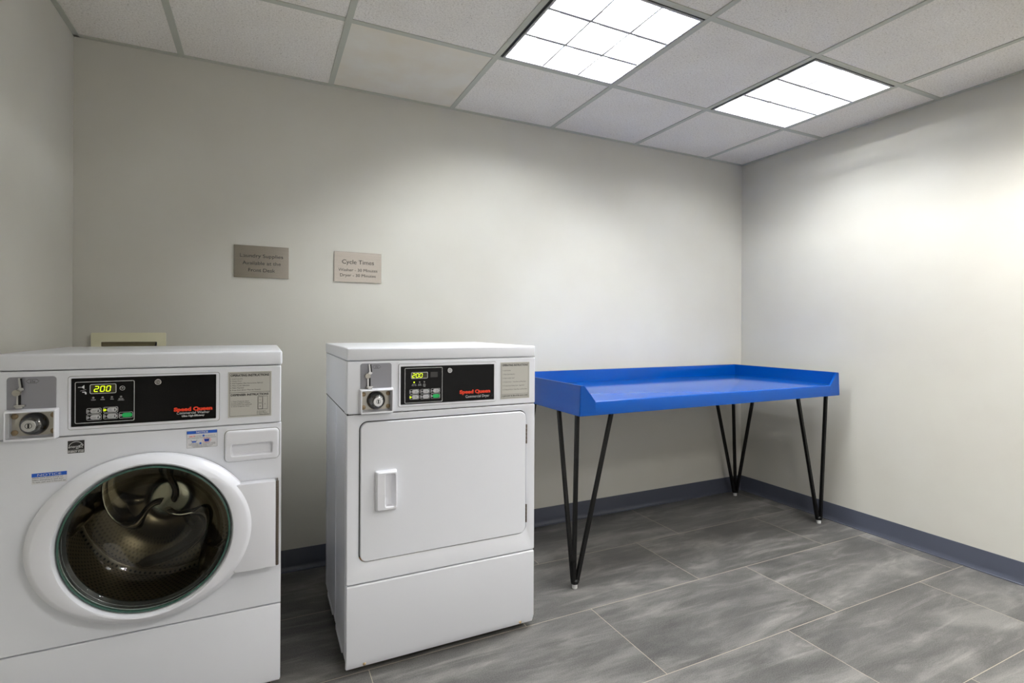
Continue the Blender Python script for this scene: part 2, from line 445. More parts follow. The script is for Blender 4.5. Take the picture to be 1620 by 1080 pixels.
# ------------------------------------------------------------------ wall signs
def sign(x0, x1, z0, z1, label, lines, m):
    t = thing('wall_sign', label, 'sign', ((x0 + x1) / 2, -0.0002, (z0 + z1) / 2), 'brushed metal wall signs')
    hx, hz = (x1 - x0) / 2, (z1 - z0) / 2
    obj('sign_plate', plate(new(), -hx, hx, -hz, hz, -0.005, -0.0002, 0.0015, 0.0006), m, t)
    bm = new()
    for s, z, cap, w in lines: text(bm, s, 0, z, -0.0056, cap, w, 'C')
    lettering(bm, MT['ink'], t)
    return t
sign(-3.1975, -2.9714, 1.3648, 1.5100, 'darker brushed metal sign reading Laundry Supplies Available at the Front Desk',
     [('Laundry Supplies', 0.0195, 0.0165, 0.177), ('Available at the', -0.0135, 0.0165, 0.158), ('Front Desk', -0.0455, 0.0165, 0.110)], MT['sign'])
sign(-2.7702, -2.5443, 1.3620, 1.5095, 'lighter brushed metal sign reading Cycle Times above the dryer',
     [('Cycle Times', 0.0155, 0.0215, 0.152), ('Washer - 30 Minutes', -0.0205, 0.0145, 0.186), ('Dryer - 30 Minutes', -0.0465, 0.0145, 0.170)], MT['sign'])

# ------------------------------------------------------------------ recessed hose box on the wall
t = thing('washer_outlet_box', 'cream plastic recessed hose box on the wall behind the washer', 'outlet box', (-3.5785, -0.0003, 0.99))
bm = new(); frame(bm, (-0.127, 0.127, -0.125, 0.125), (-0.094, 0.096, -0.09, 0.087), -0.010, -0.0004, 0.004, 0.002)
obj('box_flange', bm, MT['cream'], t)
bm = new(); loft(bm, [rr(-0.094, 0.096, -0.09, 0.087, -0.008, 0.002), rr(-0.093, 0.095, -0.089, 0.086, -0.0006, 0.002)], cap0=False)
obj('box_recess', bm, mat('cream_shaded', srgb(120, 112, 84), 0.7), t)  # shade of a deep recess painted in as darker cream
bm = new(); bar(bm, (0.080, -0.006, 0.02), (0.094, -0.006, 0.085), 0.006); obj('hose', bm, MT['hose'], t)

# ------------------------------------------------------------------ shared pieces of the two machines
def seg_digits(s, x, z, y, w, h, gap, th, slant):
    SEG = {'2': 'abged', '0': 'abcdef'}
    bm = new()
    for k, ch in enumerate(s):
        ox = x + k * (w + gap)
        q = {'a': (0, h, w, h), 'd': (0, 0, w, 0), 'g': (0, h / 2, w, h / 2), 'b': (w, h / 2, w, h), 'c': (w, 0, w, h / 2), 'e': (0, 0, 0, h / 2), 'f': (0, h / 2, 0, h)}
        for c in SEG[ch]:
            ax, az, bx, bz = q[c]; d = Vector((bx - ax, bz - az)); L = d.length; d.normalize(); n = Vector((-d.y, d.x)) * th / 2
            a = Vector((ax, az)) + d * th * 0.25; b = Vector((bx, bz)) - d * th * 0.25
            pts = [a + n, a - n, b - n, b + n]
            prism(bm, [(ox + p.x + slant * p.y, z + p.y) for p in pts], y - 0.0002, y)
    return bm
def outline(bm, x0, x1, z0, z1, y, th=0.0012, r=0.004):
    return frame(bm, (x0, x1, z0, z1), (x0 + th, x1 - th, z0 + th, z1 - th), y - 0.0002, y, r, max(r - th, 0.0006))

def fascia_plate(bm, x0, x1, z0, z1, p, bz0, bz1):
    """control fascia with a rounded edge and the opening of the coin box"""
    def h(y): return rr(p + 0.0045, p + 0.0995, bz0 + 0.0065, bz1 - 0.0075, y, 0.002)
    return loft(bm, [rr(x0, x1, z0, z1, 0.0155, 0.004), rr(x0, x1, z0, z1, 0.003, 0.004), rr(x0 + 0.0028, x1 - 0.0028, z0 + 0.0028, z1 - 0.0028, 0.0, 0.003), h(0.0), h(0.0155)], closed=True)

def coin_meter(root, p, zt, zb, box_z0, box_z1):
    """p = left edge of the grey coin plate"""
    g = obj('coin_plate', plate(new(), p, p + 0.102, zb - 0.012, zt, -0.0012, 0.0002, 0.008, 0.0006), MT['coin'], root)
    g['label'] = 'grey metal coin plate'
    bm = new(); zc = zt - 0.040                         # lever with pivot, slot and foot
    bar(bm, (p + 0.029, -0.006, zt - 0.002), (p + 0.032, -0.006, zc + 0.010), 0.0055, 0.008)
    bar(bm, (p + 0.032, -0.006, zc + 0.012), (p + 0.024, -0.006, zc + 0.002), 0.006, 0.008)
    bar(bm, (p + 0.036, -0.006, zc + 0.010), (p + 0.026, -0.006, zc + 0.006), 0.005, 0.008)
    bar(bm, (p + 0.0255, -0.005, zc - 0.006), (p + 0.0255, -0.005, zb + 0.006), 0.0065, 0.008)
    box(bm, p + 0.017, p + 0.040, -0.011, -0.001, zb + 0.001, zb + 0.0065, 0.001)
    box(bm, p + 0.021, p + 0.036, -0.013, -0.001, zb - 0.003, zb + 0.002, 0.001)
    obj('coin_lever', bm, MT['chrome'], g)
    bm = new(); disc(bm, p + 0.0225, zc - 0.001, 0.0085, -0.012, -0.001); obj('lever_pivot', bm, MT['lock'], g)
    bm = new()
    bar(bm, (p + 0.0315, -0.0095, zt - 0.003), (p + 0.0345, -0.0095, zc + 0.012), 0.0035, 0.002, up=(0, 1, 0))
    box(bm, p + 0.0265, p + 0.0315, -0.0105, -0.009, zb + 0.006, zc - 0.007)
    obj('coin_slot', bm, MT['dark'], g)
    bm = new(); hx0, hx1, hz0, hz1 = p + 0.0385, p + 0.0665, zt - 0.0175, zt - 0.0065; mz = (hz0 + hz1) / 2
    hexo = [(hx0, mz), (hx0 + 0.006, hz0), (hx1 - 0.006, hz0), (hx1, mz), (hx1 - 0.006, hz1), (hx0 + 0.006, hz1)]
    cx = (hx0 + hx1) / 2; hexi = [(cx + (x - cx) * 0.95, mz + (z - mz) * 0.86) for x, z in hexo]
    loft(bm, [[(x, -0.0013, z) for x, z in hexo], [(x, -0.0015, z) for x, z in hexo], [(x, -0.0015, z) for x, z in hexi], [(x, -0.0013, z) for x, z in hexi]], closed=True)
    text(bm, '25¢', cx, mz - 0.003, -0.0015, 0.006, None, 'C')
    lettering(bm, MT['ink'], g, 'price_mark')
    # housing of the coin box
    b0, b1 = p - 0.004, p + 0.1085; f0, f1 = p - 0.0008, p + 0.1048; o = 0.004
    bm = new()
    loft(bm, [rr(f0 + o + 0.0005, f1 - o - 0.0005, box_z0 + o + 0.0025, box_z1 - o - 0.0025, 0.0152, 0.003), rr(f0 + o + 0.0005, f1 - o - 0.0005, box_z0 + o + 0.0025, box_z1 - o - 0.0025, -0.0004, 0.003), rr(b0, b1, box_z0 + 0.001, box_z1 + 0.002, -0.001, 0.003), rr(f0, f1, box_z0, box_z1 - 0.002, -0.018, 0.003),
              rr(f0 + 0.0012, f1 - 0.0012, box_z0 + 0.0012, box_z1 - 0.0032, -0.0192, 0.002),
              rr(f0 + o, f1 - o, box_z0 + o + 0.002, box_z1 - 0.002 - o, -0.0185, 0.002), rr(f0 + o + 0.001, f1 - o - 0.001, box_z0 + o + 0.003, box_z1 - o - 0.003, 0.0148, 0.002)])
    h = obj('coin_box', bm, MT['white2'], root)
    cz = (box_z0 + box_z1) / 2 + 0.0005; cxx = p + 0.053
    bm = new(); plate(bm, f0 + o + 0.003, f1 - o - 0.003, box_z0 + o + 0.005, box_z1 - o - 0.005, 0.0120, 0.0145, 0.002, 0.0006)
    obj('lock_plate', bm, MT['lock'], h)
    bm = new(); loft(bm, [ell(cxx, cz, a, a, y, 40) for a, y in ((0.0305, 0.0120), (0.0305, 0.0095), (0.029, 0.006), (0.0265, -0.006), (0.0215, -0.0155), (0.0172, -0.0185), (0.0172, -0.020))])
    obj('lock_dome', bm, MT['dome'], h)
    bm = new(); loft(bm, [ell(cxx, cz, a, a, y, 32) for a, y in ((0.0155, -0.018), (0.0155, -0.029), (0.0146, -0.030))])
    obj('lock_cylinder', bm, MT['chrome'], h)
    bm = new(); ringdisc(bm, cxx, cz, 0.0072, 0.0062, -0.0303, -0.0298); box(bm, cxx - 0.0019, cxx + 0.0019, -0.0304, -0.0298, cz - 0.0056, cz + 0.0056)
    obj('keyhole', bm, MT['dark'], h)
    for sx in (0.0125, 0.0935):
        for sz in (box_z0 + 0.0185, box_z1 - 0.0185):
            bm = new(); loft(bm, [ell(p + sx, sz, a, a, y, 20) for a, y in ((0.0072, 0.0121), (0.0072, 0.0100), (0.005, 0.0085))]); obj('screw', bm, MT['brass'], h)

def panel_base(root, bz, bl):
    """white raised bezel and gloss black control panel; returns the panel"""
    bm = new(); frame(bm, bz, (bl[0] - 0.0005, bl[1] + 0.0005, bl[2] - 0.0005, bl[3] + 0.0005), -0.0035, 0.0002, 0.006, 0.002)
    obj('panel_bezel', bm, MT['white2'], root)
    bm = new(); e = 0.0016; frame(bm, (bz[0] - e, bz[1] + e, bz[2] - e, bz[3] + e), bz, -0.0004, 0.0002, 0.007, 0.006)
    obj('panel_groove', bm, MT['ledoff'], root)
    return obj('control_panel', plate(new(), *bl, -0.0022, 0.0002, 0.002, 0.0004), MT['black'], root)

def oval(bm, cx, cz, w, h, y0, y1):
    return plate(bm, cx - w / 2, cx + w / 2, cz - h / 2, cz + h / 2, y0, y1, h * 0.48, 0.0004)

def key_lock(pan, x, z):
    bm = new(); loft(bm, [ell(x, z, a, a, y, 28) for a, y in ((0.0095, -0.002), (0.0095, -0.006), (0.0082, -0.008))]); obj('key_lock', bm, MT['chrome'], pan)
    bm = new(); ringdisc(bm, x, z, 0.0056, 0.0040, -0.0084, -0.0079); box(bm, x - 0.001, x + 0.001, -0.0084, -0.0079, z - 0.0025, z + 0.0025); obj('keyway', bm, MT['dark'], pan)

def cut_hole(o, cutter):
    """opens a recess in a panel"""
    bmesh.ops.recalc_face_normals(cutter, faces=cutter.faces)
    me = bpy.data.meshes.new('cutter'); cutter.to_mesh(me); cutter.free()
    c = bpy.data.objects.new('cutter', me); COL.objects.link(c)
    c.parent = o.parent; c.location = o.location
    md = o.modifiers.new('cut', 'BOOLEAN'); md.operation = 'DIFFERENCE'; md.object = c; md.solver = 'EXACT'
    dg = bpy.context.evaluated_depsgraph_get(); dg.update()
    res = bpy.data.meshes.new_from_object(o.evaluated_get(dg))
    o.modifiers.clear(); o.data = res
    bpy.data.objects.remove(c)

# ------------------------------------------------------------------ WASHER
WW, WD_ = 0.6905, 0.585
X0, Y0 = -3.715, -0.843
wash = thing('washing_machine', 'white front-load coin washer with round glass door, standing at the left wall', 'washing machine', (X0 + WW / 2, Y0 + WD_ / 2, 0))
class Pt:                                   # children are modelled from the front left corner of the machine
    pass
def part(root, off, name, bm, m, **kw):
    return obj(name, bm, m, root, loc=off, **kw)
WO = (-WW / 2, -WD_ / 2, 0)
fr = bpy.data.objects
# body shell: sides, back, floor
bm = new()
box(bm, 0.002, 0.010, 0.014, WD_ - 0.01, 0.02, 1.020); box(bm, WW - 0.010, WW - 0.003, 0.014, WD_ - 0.01, 0.02, 1.020)
box(bm, 0.010, WW - 0.010, WD_ - 0.018, WD_ - 0.01, 0.02, 1.020); box(bm, 0.010, WW - 0.010, 0.014, WD_ - 0.018, 0.02, 0.03)
body = part(wash, WO, 'cabinet', bm, MT['white'], smooth=False)
# everything below shares the cabinet's frame by carrying the same offset
def W(name, bm, m, **kw): return part(wash, WO, name, bm, m, **kw)
class Shim:                                  # lets the shared builders parent to the machine with the offset applied
    def __init__(s, root, off): s.root, s.off = root, off
_obj = obj
def obj(name, bm, m, parent=None, loc=None, **kw):
    if isinstance(parent, Shim): return _obj(name, bm, m, parent.root, loc=parent.off, **kw)
    return _obj(name, bm, m, parent, loc, **kw)
SW = Shim(wash, WO)
bm = new(); box(bm, 0.0, WW + 0.001, -0.0005, WD_, 1.0225, 1.0668, 0.007, 3); obj('lid', bm, MT['white'], SW)
bm = new(); fascia_plate(bm, 0.002, WW - 0.0025, 0.842, 1.0205, 0.0312, 0.8395, 0.9195); obj('fascia', bm, MT['white'], SW)
bm = new(); plate_hole(bm, 0.001, WW - 0.001, 0.2725, 0.8398, 0.3475, 0.545, 0.222, 0.222, 0.0, 0.015); fp = obj('front_panel', bm, MT['white'], SW)
cut_hole(fp, plate(new(), 0.541, 0.675, 0.7385, 0.7945, -0.05, 0.05, 0.006, 0.0005))
bm = new(); box(bm, 0.001, WW - 0.001, 0.0, 0.015, 0.03, 0.2690, 0.004, 2); obj('lower_panel', bm, MT['white'], SW)
for fx in (0.06, WW - 0.06):
    for fy in (0.06, WD_ - 0.06):
        bm = new(); loft(bm, [[(fx + 0.022 * math.cos(a * PI / 10), fy + 0.022 * math.sin(a * PI / 10), z) for a in range(20)] for z in (0.0002, 0.024)]); obj('foot', bm, MT['rubber'], SW)
coin_meter(SW, 0.0312, 1.0065, 0.9275, 0.8395, 0.9195)
BL = (0.165, 0.5092, 0.8665, 0.9985)
pan = panel_base(SW, (0.159, 0.5172, 0.8592, 1.0035), BL)
PY = -0.0023
bm = new(); outline(bm, 0.1730, 0.3071, 0.8745, 0.9885, PY, 0.0013, 0.004)
outline(bm, 0.2055, 0.2650, 0.9545, 0.9810, PY, 0.0014, 0.004)
ringdisc(bm, 0.279, 0.9675, 0.0062, 0.0052, PY - 0.0002, PY); box(bm, 0.276, 0.2825, PY - 0.0002, PY, 0.9669, 0.9681); box(bm, 0.2785, 0.2797, PY - 0.0002, PY, 0.966, 0.970)
# coin-in-hand picture
prism(bm, [(0.1865, 0.9738), (0.1935, 0.9795), (0.1935, 0.9690)], PY - 0.0002, PY); box(bm, 0.1795, 0.1865, PY - 0.0002, PY, 0.9730, 0.9748)
prism(bm, [(0.1845, 0.9635), (0.1975, 0.9665), (0.1975, 0.9672), (0.1845, 0.9642)], PY - 0.0002, PY)
prism(bm, [(0.1890, 0.9615), (0.1960, 0.9615), (0.1985, 0.9585), (0.1985, 0.9545), (0.1965, 0.9535), (0.1945, 0.9560), (0.1945, 0.9590), (0.1890, 0.9590)], PY - 0.0002, PY)
for i, (s, s2) in enumerate((('WASH', None), ('RINSE', None), ('SPIN', None), ('DOOR', 'LOCKED'))):
    x = 0.2133 + i * 0.0209
    text(bm, s, x, 0.9365, PY - 0.0002, 0.0027, None, 'C')
    if s2: text(bm, s2, x, 0.9330, PY - 0.0002, 0.0027, None, 'C')
btn = [(0.2150, 0.9070, ('NORMAL', 'HOT')), (0.2150, 0.8895, ('NORMAL', 'WARM')), (0.2525, 0.9082, ('PERM', 'PRESS', 'WARM')), (0.2525, 0.8905, ('DELICATES', 'COLD'))]
for x, z, _ in btn: outline(bm, x - 0.0165, x + 0.0165, z - 0.0078, z + 0.0078, PY, 0.0008, 0.003)
outline(bm, 0.2715, 0.3035, 0.8825, 0.9000, PY, 0.0008, 0.003)
lettering(bm, MT['inkw'], pan, 'panel_marking')
obj('display', plate(new(), 0.2067, 0.2638, 0.9557, 0.9798, -0.0024, -0.0021, 0.002, 0.0001), MT['disp'], pan)
obj('display_digits', seg_digits('200', 0.2150, 0.9605, -0.0025, 0.0085, 0.0145, 0.0050, 0.0021, 0.14), MT['led'], pan)
for i in range(4):
    bm = new(); disc(bm, 0.2133 + i * 0.0209, 0.9436, 0.0026, -0.003, -0.0022, 14); obj('indicator_lamp', bm, MT['ledoff'], pan)
for x, z, lab in btn:
    bm = new(); oval(bm, x + 0.0030, z, 0.0230, 0.0118, -0.0034, -0.0022); b = obj('button', bm, MT['key'], pan)
    bm = new()
    for k, s in enumerate(lab): text(bm, s, x - 0.0025, z + 0.0010 * len(lab) - k * 0.0030 - 0.0008, -0.0035, 0.0022, None, 'C')
for x, z, lab in btn + [(0.2885, 0.8912, ())]:
    bm = new(); ringdisc(bm, x - 0.0135, z, 0.0034, 0.0020, -0.0030, -0.0022, 16); disc(bm, x - 0.0135, z, 0.0010, -0.0030, -0.0022, 10)
    obj('button_lamp', bm, MT['led'] if (x, z) == (0.2525, 0.9082) else MT['key'], pan)
bm = new()
for x, z, lab in btn:
    for k, s in enumerate(lab): text(bm, s, x + 0.0000, z + 0.0013 * (len(lab) - 1) - k * 0.0030 - 0.0011, -0.0036, 0.0022, None, 'C')
    disc(bm, x + 0.0095, z - 0.001, 0.0018, -0.0036, -0.0034, 10); box(bm, x + 0.0088, x + 0.0102, -0.0036, -0.0034, z, z + 0.0035)
lettering(bm, MT['ink'], pan, 'button_lettering')
bm = new(); oval(bm, 0.2900, 0.8912, 0.0240, 0.0122, -0.0036, -0.0022); obj('start_button', bm, MT['green'], pan)['label'] = 'green start button'
key_lock(pan, 0.3636, 0.9816)
bm = new(); text(bm, 'Speed Queen', 0.4015, 0.8935, PY - 0.0001, 0.0108, 0.0985, 'L', 0.062); lettering(bm, MT['red'], pan, 'brand_lettering')
bm = new(); text(bm, 'Commercial Washer', 0.4090, 0.8840, PY - 0.0001, 0.0076, 0.0835, 'L', 0.0)
text(bm, 'Ultra High-Efficiency', 0.4215, 0.8762, PY - 0.0001, 0.0050, 0.058, 'L', 0.03, 0.2); lettering(bm, MT['inkw'], pan, 'panel_lettering')

def instruction_label(root, x0, x1, z0, z1, build):
    l = obj('instruction_label', plate(new(), x0, x1, z0, z1, -0.0010, 0.0002, 0.001, 0.0003), MT['label'], root)
    bm = new(); outline(bm, x0 + 0.004, x1 - 0.004, z0 + 0.004, z1 - 0.004, -0.0010, 0.0008, 0.0015); build(bm); lettering(bm, MT['ink'], l)
    return l
def wl(bm):
    x0, x1, y = 0.5408, 0.6606, -0.0013
    text(bm, 'OPERATING INSTRUCTIONS', x0 + 0.0065, 0.9895, y, 0.0068, 0.1065, 'L', 0.035)
    for k, s in enumerate(('1. Load Laundry', '2. Close Door', '3. Add Supplies (See Instructions Below)', '4. Make Cycle Selection', '5. Make Payment', '6. Press Start (Door Must be Closed)')):
        text(bm, s, x0 + 0.0055, 0.9805 - k * 0.0069, y, 0.0040, None, 'L')
    box(bm, x0 + 0.004, x1 - 0.004, y, -0.0010, 0.9400, 0.9408)
    text(bm, 'DISPENSER INSTRUCTIONS', x0 + 0.0075, 0.9300, y, 0.0062, 0.1040, 'L', 0.035)
    for k, s in enumerate(('1. Open Dispenser Door', '2. Load Supplies in Proper', '    Compartment (as indicated)', '3. Close Dispenser Door')):
        text(bm, s, x0 + 0.0085, 0.9120 - k * 0.0052, y, 0.0036, None, 'L')
    outline(bm, x0 + 0.081, x0 + 0.109, 0.8855, 0.9265, -0.0010, 0.0008, 0.001)
    outline(bm, x0 + 0.082, x0 + 0.0945, 0.8865, 0.9040, -0.0010, 0.0006, 0.001); outline(bm, x0 + 0.082, x0 + 0.0945, 0.9065, 0.9240, -0.0010, 0.0006, 0.001)
    box(bm, x0 + 0.0948, x0 + 0.0956, y, -0.001, 0.8858, 0.9262)
    for s, x, z in (('C', 0.0880, 0.9135), ('B', 0.0880, 0.8935), ('A', 0.1015, 0.9000)): text(bm, s, x0 + x, z, y, 0.0040, None, 'C')
    for k, s in enumerate(('A. Detergent', 'B. Liquid Bleach', 'C. Fabric Softener')): text(bm, s, x0 + 0.079, 0.8785 - k * 0.0047, y, 0.0034, None, 'L')
instruction_label(SW, 0.5408, 0.6609, 0.8640, 1.0037, wl)

# stickers on the front panel
st = obj('notice_sticker', plate(new(), 0.4342, 0.5126, 0.7818, 0.8322, -0.0006, 0.0001, 0.001, 0.0001), MT['paper'], SW); st['label'] = 'detergent notice sticker with blue heading'
bm = new(); box(bm, 0.4344, 0.5124, -0.0008, -0.0006, 0.8232, 0.8320); disc(bm, 0.4770, 0.8165, 0.0030, -0.0008, -0.0006, 14); disc(bm, 0.4690, 0.7945, 0.0030, -0.0008, -0.0006, 14)
prism(bm, [(0.4475, 0.7978), (0.4580, 0.7978), (0.4588, 0.8015), (0.4467, 0.8015)], -0.0008, -0.0006); lettering(bm, MT['blue'], st, 'blue_print')
bm = new(); prism(bm, [(0.4800, 0.7985), (0.4905, 0.7985), (0.4920, 0.8065), (0.4785, 0.8065)], -0.0009, -0.0006); lettering(bm, MT['navy'], st, 'navy_print')
bm = new(); text(bm, 'NOTICE', 0.4734, 0.8250, -0.0010, 0.0055, 0.030, 'C', 0.03); lettering(bm, MT['inkw'], st, 'heading_lettering')
bm = new(); text(bm, 'Only', 0.4400, 0.8145, -0.0008, 0.0034, None, 'L', 0.03); text(bm, 'H', 0.4510, 0.8145, -0.0008, 0.0036, None, 'L', 0.04)
lettering(bm, MT['red'], st, 'red_print'); bm = new()
loft(bm, [ell(0.4853, 0.8028, 0.0108, 0.0072, -0.0006, 30), ell(0.4853, 0.8028, 0.0108, 0.0072, -0.0009, 30), ell(0.4853, 0.8028, 0.0101, 0.0065, -0.0009, 30), ell(0.4853, 0.8028, 0.0101, 0.0065, -0.0006, 30)], closed=True)
lettering(bm, MT['red'], st, 'red_circle')
bm = new(); y = -0.0008
text(bm, 'IGH EFFICIENCY', 0.4540, 0.8148, y, 0.0026, 0.0195); text(bm, 'DETERGENT IS', 0.4815, 0.8148, y, 0.0026, 0.0250)
text(bm, 'RECOMMENDED FOR BEST PERFORMANCE', 0.4734, 0.8095, y, 0.0026, 0.072, 'C')
text(bm, 'IF USING NON', 0.4395, 0.7930, y, 0.0026, 0.025); text(bm, 'DETERGENT MORE', 0.4735, 0.7930, y, 0.0026, 0.034)
text(bm, 'SUDS AND RESIDUE MAY RESULT IN A LONGER', 0.4734, 0.7897, y, 0.0024, 0.069, 'C'); text(bm, 'OR REPEATED RINSE CYCLE', 0.4734, 0.7864, y, 0.0024, 0.055, 'C'); text(bm, 'USE DETERGENT SPARINGLY', 0.4734, 0.7832, y, 0.0022, 0.048, 'C')
prism(bm, [(0.4455, 0.8020), (0.4600, 0.8020), (0.4604, 0.8060), (0.4598, 0.8060), (0.4594, 0.8027), (0.4460, 0.8027), (0.4457, 0.8060), (0.4451, 0.8060)], y, -0.0006)
outline(bm, 0.4342, 0.5126, 0.7818, 0.8322, -0.0006, 0.0004, 0.001); lettering(bm, MT['ink'], st, 'small_print')

st = obj('notice_sticker', plate(new(), 0.0821, 0.1563, 0.7193, 0.7483, -0.0006, 0.0001, 0.001, 0.0001), MT['paper'], SW); st['label'] = 'small door lock notice sticker with blue heading'
bm = new(); box(bm, 0.0823, 0.1561, -0.0008, -0.0006, 0.7382, 0.7481); lettering(bm, MT['blue'], st, 'blue_print')
bm = new(); text(bm, 'NOTICE', 0.1192, 0.7402, -0.0010, 0.0060, 0.050, 'C'); lettering(bm, MT['inkw'], st, 'heading_lettering')
bm = new()
for k, s in enumerate(('DOOR LOCK LIGHT must go out', 'before attempting to open door.', 'To open, push door in then pull out.')): text(bm, s, 0.0840, 0.7340 - k * 0.0056, -0.0008, 0.0034, (0.064, 0.066, 0.070)[k])
lettering(bm, MT['ink'], st, 'small_print')

st = obj('energy_sticker', plate(new(), 0.1575, 0.1938, 0.7945, 0.8285, -0.0006, 0.0001, 0.0005, 0.0001), MT['ink'], SW); st['label'] = 'black and white energy efficiency sticker'
bm = new(); y = -0.0008
A = [(0.17565 + 0.0172 * math.cos(PI * k / 24), 0.8080 + 0.0180 * math.sin(PI * k / 24)) for k in range(3, 22)]
B = [(0.17565 + 0.0160 * math.cos(PI * k / 24), 0.8080 + 0.0168 * math.sin(PI * k / 24)) for k in range(3, 22)]
prism(bm, A + B[::-1], y, -0.0006)
text(bm, 'energy', 0.1592, 0.8085, y, 0.0085, 0.026, 'L', 0.0, 0.35)
star = [(0.1865 + (0.0058 if k % 2 == 0 else 0.0024) * math.cos(PI / 2 + k * PI / 5), 0.8128 + (0.0065 if k % 2 == 0 else 0.0026) * math.sin(PI / 2 + k * PI / 5)) for k in range(10)]
stari = [(0.1865 + (x - 0.1865) * 0.68, 0.8128 + (z - 0.8128) * 0.68) for x, z in star]
loft(bm, [[(x, -0.0006, z) for x, z in star], [(x, y, z) for x, z in star], [(x, y, z) for x, z in stari], [(x, -0.0006, z) for x, z in stari]], closed=True)
box(bm, 0.1580, 0.1933, y, -0.0006, 0.8030, 0.8035)
text(bm, 'ENERGY STAR', 0.17565, 0.7965, y, 0.0050, 0.0345, 'C', 0.03); lettering(bm, MT['inkw'], st, 'emblem')

# detergent drawer
dx0, dx1, dz0, dz1 = 0.5332, 0.6828, 0.7312, 0.8248
bm = new(); loft(bm, [rr(dx0, dx1, dz0, dz1, 0.002, 0.012), rr(dx0, dx1, dz0, dz1, -0.006, 0.012), rr(dx0 + 0.002, dx1 - 0.002, dz0 + 0.002, dz1 - 0.002, -0.0095, 0.011), rr(dx0 + 0.006, dx1 - 0.006, dz0 + 0.006, dz1 - 0.006, -0.011, 0.008),
     rr(0.549, 0.6665, 0.7460, 0.7860, -0.0115, 0.006), rr(0.5515, 0.6635, 0.7490, 0.7838, -0.0095, 0.006), rr(0.5535, 0.6625, 0.7640, 0.7840, 0.0300, 0.005)])
obj('detergent_drawer', bm, MT['white2'], SW, ang=14)
bm = new(); frame(bm, (dx0 - 0.002, dx1 + 0.002, dz0 - 0.002, dz1 + 0.002), (dx0, dx1, dz0, dz1), -0.0005, 0.0002, 0.014, 0.012); obj('drawer_gap', bm, MT['ledoff'], SW)

# door: white ring, hinge plate, glass bowl
C = (0.345, 0.544); G = (0.3475, 0.545)
bm = new()
prof_r = [(C, 0.262, 0.227, 0.000), (C, 0.268, 0.233, -0.004), (C, 0.2715, 0.2365, -0.009), (C, 0.2715, 0.2365, -0.028), (C, 0.268, 0.233, -0.034), (C, 0.254, 0.2195, -0.0475), (C, 0.250, 0.216, -0.049),
          (G, 0.2150, 0.2150, -0.0520), (G, 0.2115, 0.2115, -0.0510), (G, 0.2085, 0.2085, -0.044), (G, 0.2060, 0.2060, -0.024), (G, 0.2030, 0.2030, -0.022), (G, 0.2030, 0.2030, 0.000)]
loft(bm, [ell(c[0], c[1], a, b, y, 96) for c, a, b, y in prof_r], closed=True)
door = obj('door', bm, MT['white2'], SW, ang=28)
bm = new(); loft(bm, [ell(C[0], C[1], a, b, y, 96) for a, b, y in ((0.270, 0.235, -0.0002), (0.270, 0.235, -0.0045), (0.262, 0.227, -0.0045), (0.262, 0.227, -0.0002))], closed=True); obj('door_gap_fill', bm, MT['dark'], door)  # dark ring painted as the shade between door and panel
bm = new(); box(bm, 0.560, 0.6735, -0.040, -0.003, 0.4045, 0.6675, 0.0035, 2); obj('hinge_plate', bm, MT['white2'], door)
bm = new(); n = 34
for k in range(n):
    z0 = 0.4055 + k * (0.6660 - 0.4055) / n; z1 = z0 + 0.0066
    loft(bm, [[(0.6780 + 0.0042 * math.cos(a * PI / 6), -0.030 + 0.0055 * math.sin(a * PI / 6), z) for a in range(12)] for z in (z0, z1)])
box(bm, 0.6755, 0.6805, -0.034, -0.001, 0.4055, 0.6660)
obj('hinge', bm, MT['knuckle'], door)['label'] = 'brownish steel piano hinge'
# glass bowl: outer then inner surface
go = [(0.2022, -0.024), (0.2022, -0.036), (0.196, -0.0395), (0.186, -0.037), (0.178, -0.024), (0.170, 0.000), (0.158, 0.028), (0.140, 0.050), (0.112, 0.064), (0.088, 0.069), (0.050, 0.071), (0.012, 0.072)]
gi = [(0.012, 0.078), (0.050, 0.0775), (0.092, 0.075), (0.118, 0.070), (0.145, 0.055), (0.164, 0.031), (0.176, 0.001), (0.185, -0.022), (0.192, -0.028)]
bm = new(); loft(bm, [ell(G[0], G[1], a, a, y, 96) for a, y in go + gi], closed=False, cap0=False, cap1=False)
bm.verts.ensure_lookup_table()
N = 96; nr = len(go) + len(gi)
rings = [[bm.verts[k * N + i] for i in range(N)] for k in range(nr)]
for i in range(N):
    j = (i + 1) % N; bm.faces.new((rings[-1][i], rings[-1][j], rings[0][j], rings[0][i]))
def hole_fill(rg_a, rg_b):
    pass
bm2 = bm
# close the small centre discs so the bowl is one watertight shell: outer centre and inner centre are joined by the rim already,
# the centre tunnel is capped by replacing its wall
k_o, k_i = len(go) - 1, len(go)
for f_ in list(bm.faces):
    vsf = set(f_.verts)
    if len(vsf & set(rings[k_o])) == 2 and len(vsf & set(rings[k_i])) == 2: bm.faces.remove(f_)
bm.faces.new(rings[k_o]); bm.faces.new(rings[k_i][::-1])
obj('glass_bowl', bm, MT['glass'], door, ang=60)
bm = new(); loft(bm, [ell(G[0], G[1], a, a, y, 72) for a, y in ((0.2030, -0.022), (0.2030, -0.040), (0.1985, -0.0410), (0.1985, -0.0365))], closed=True)
obj('glass_rim', bm, mat('green_glass_edge', srgb(58, 96, 84), 0.15), door)
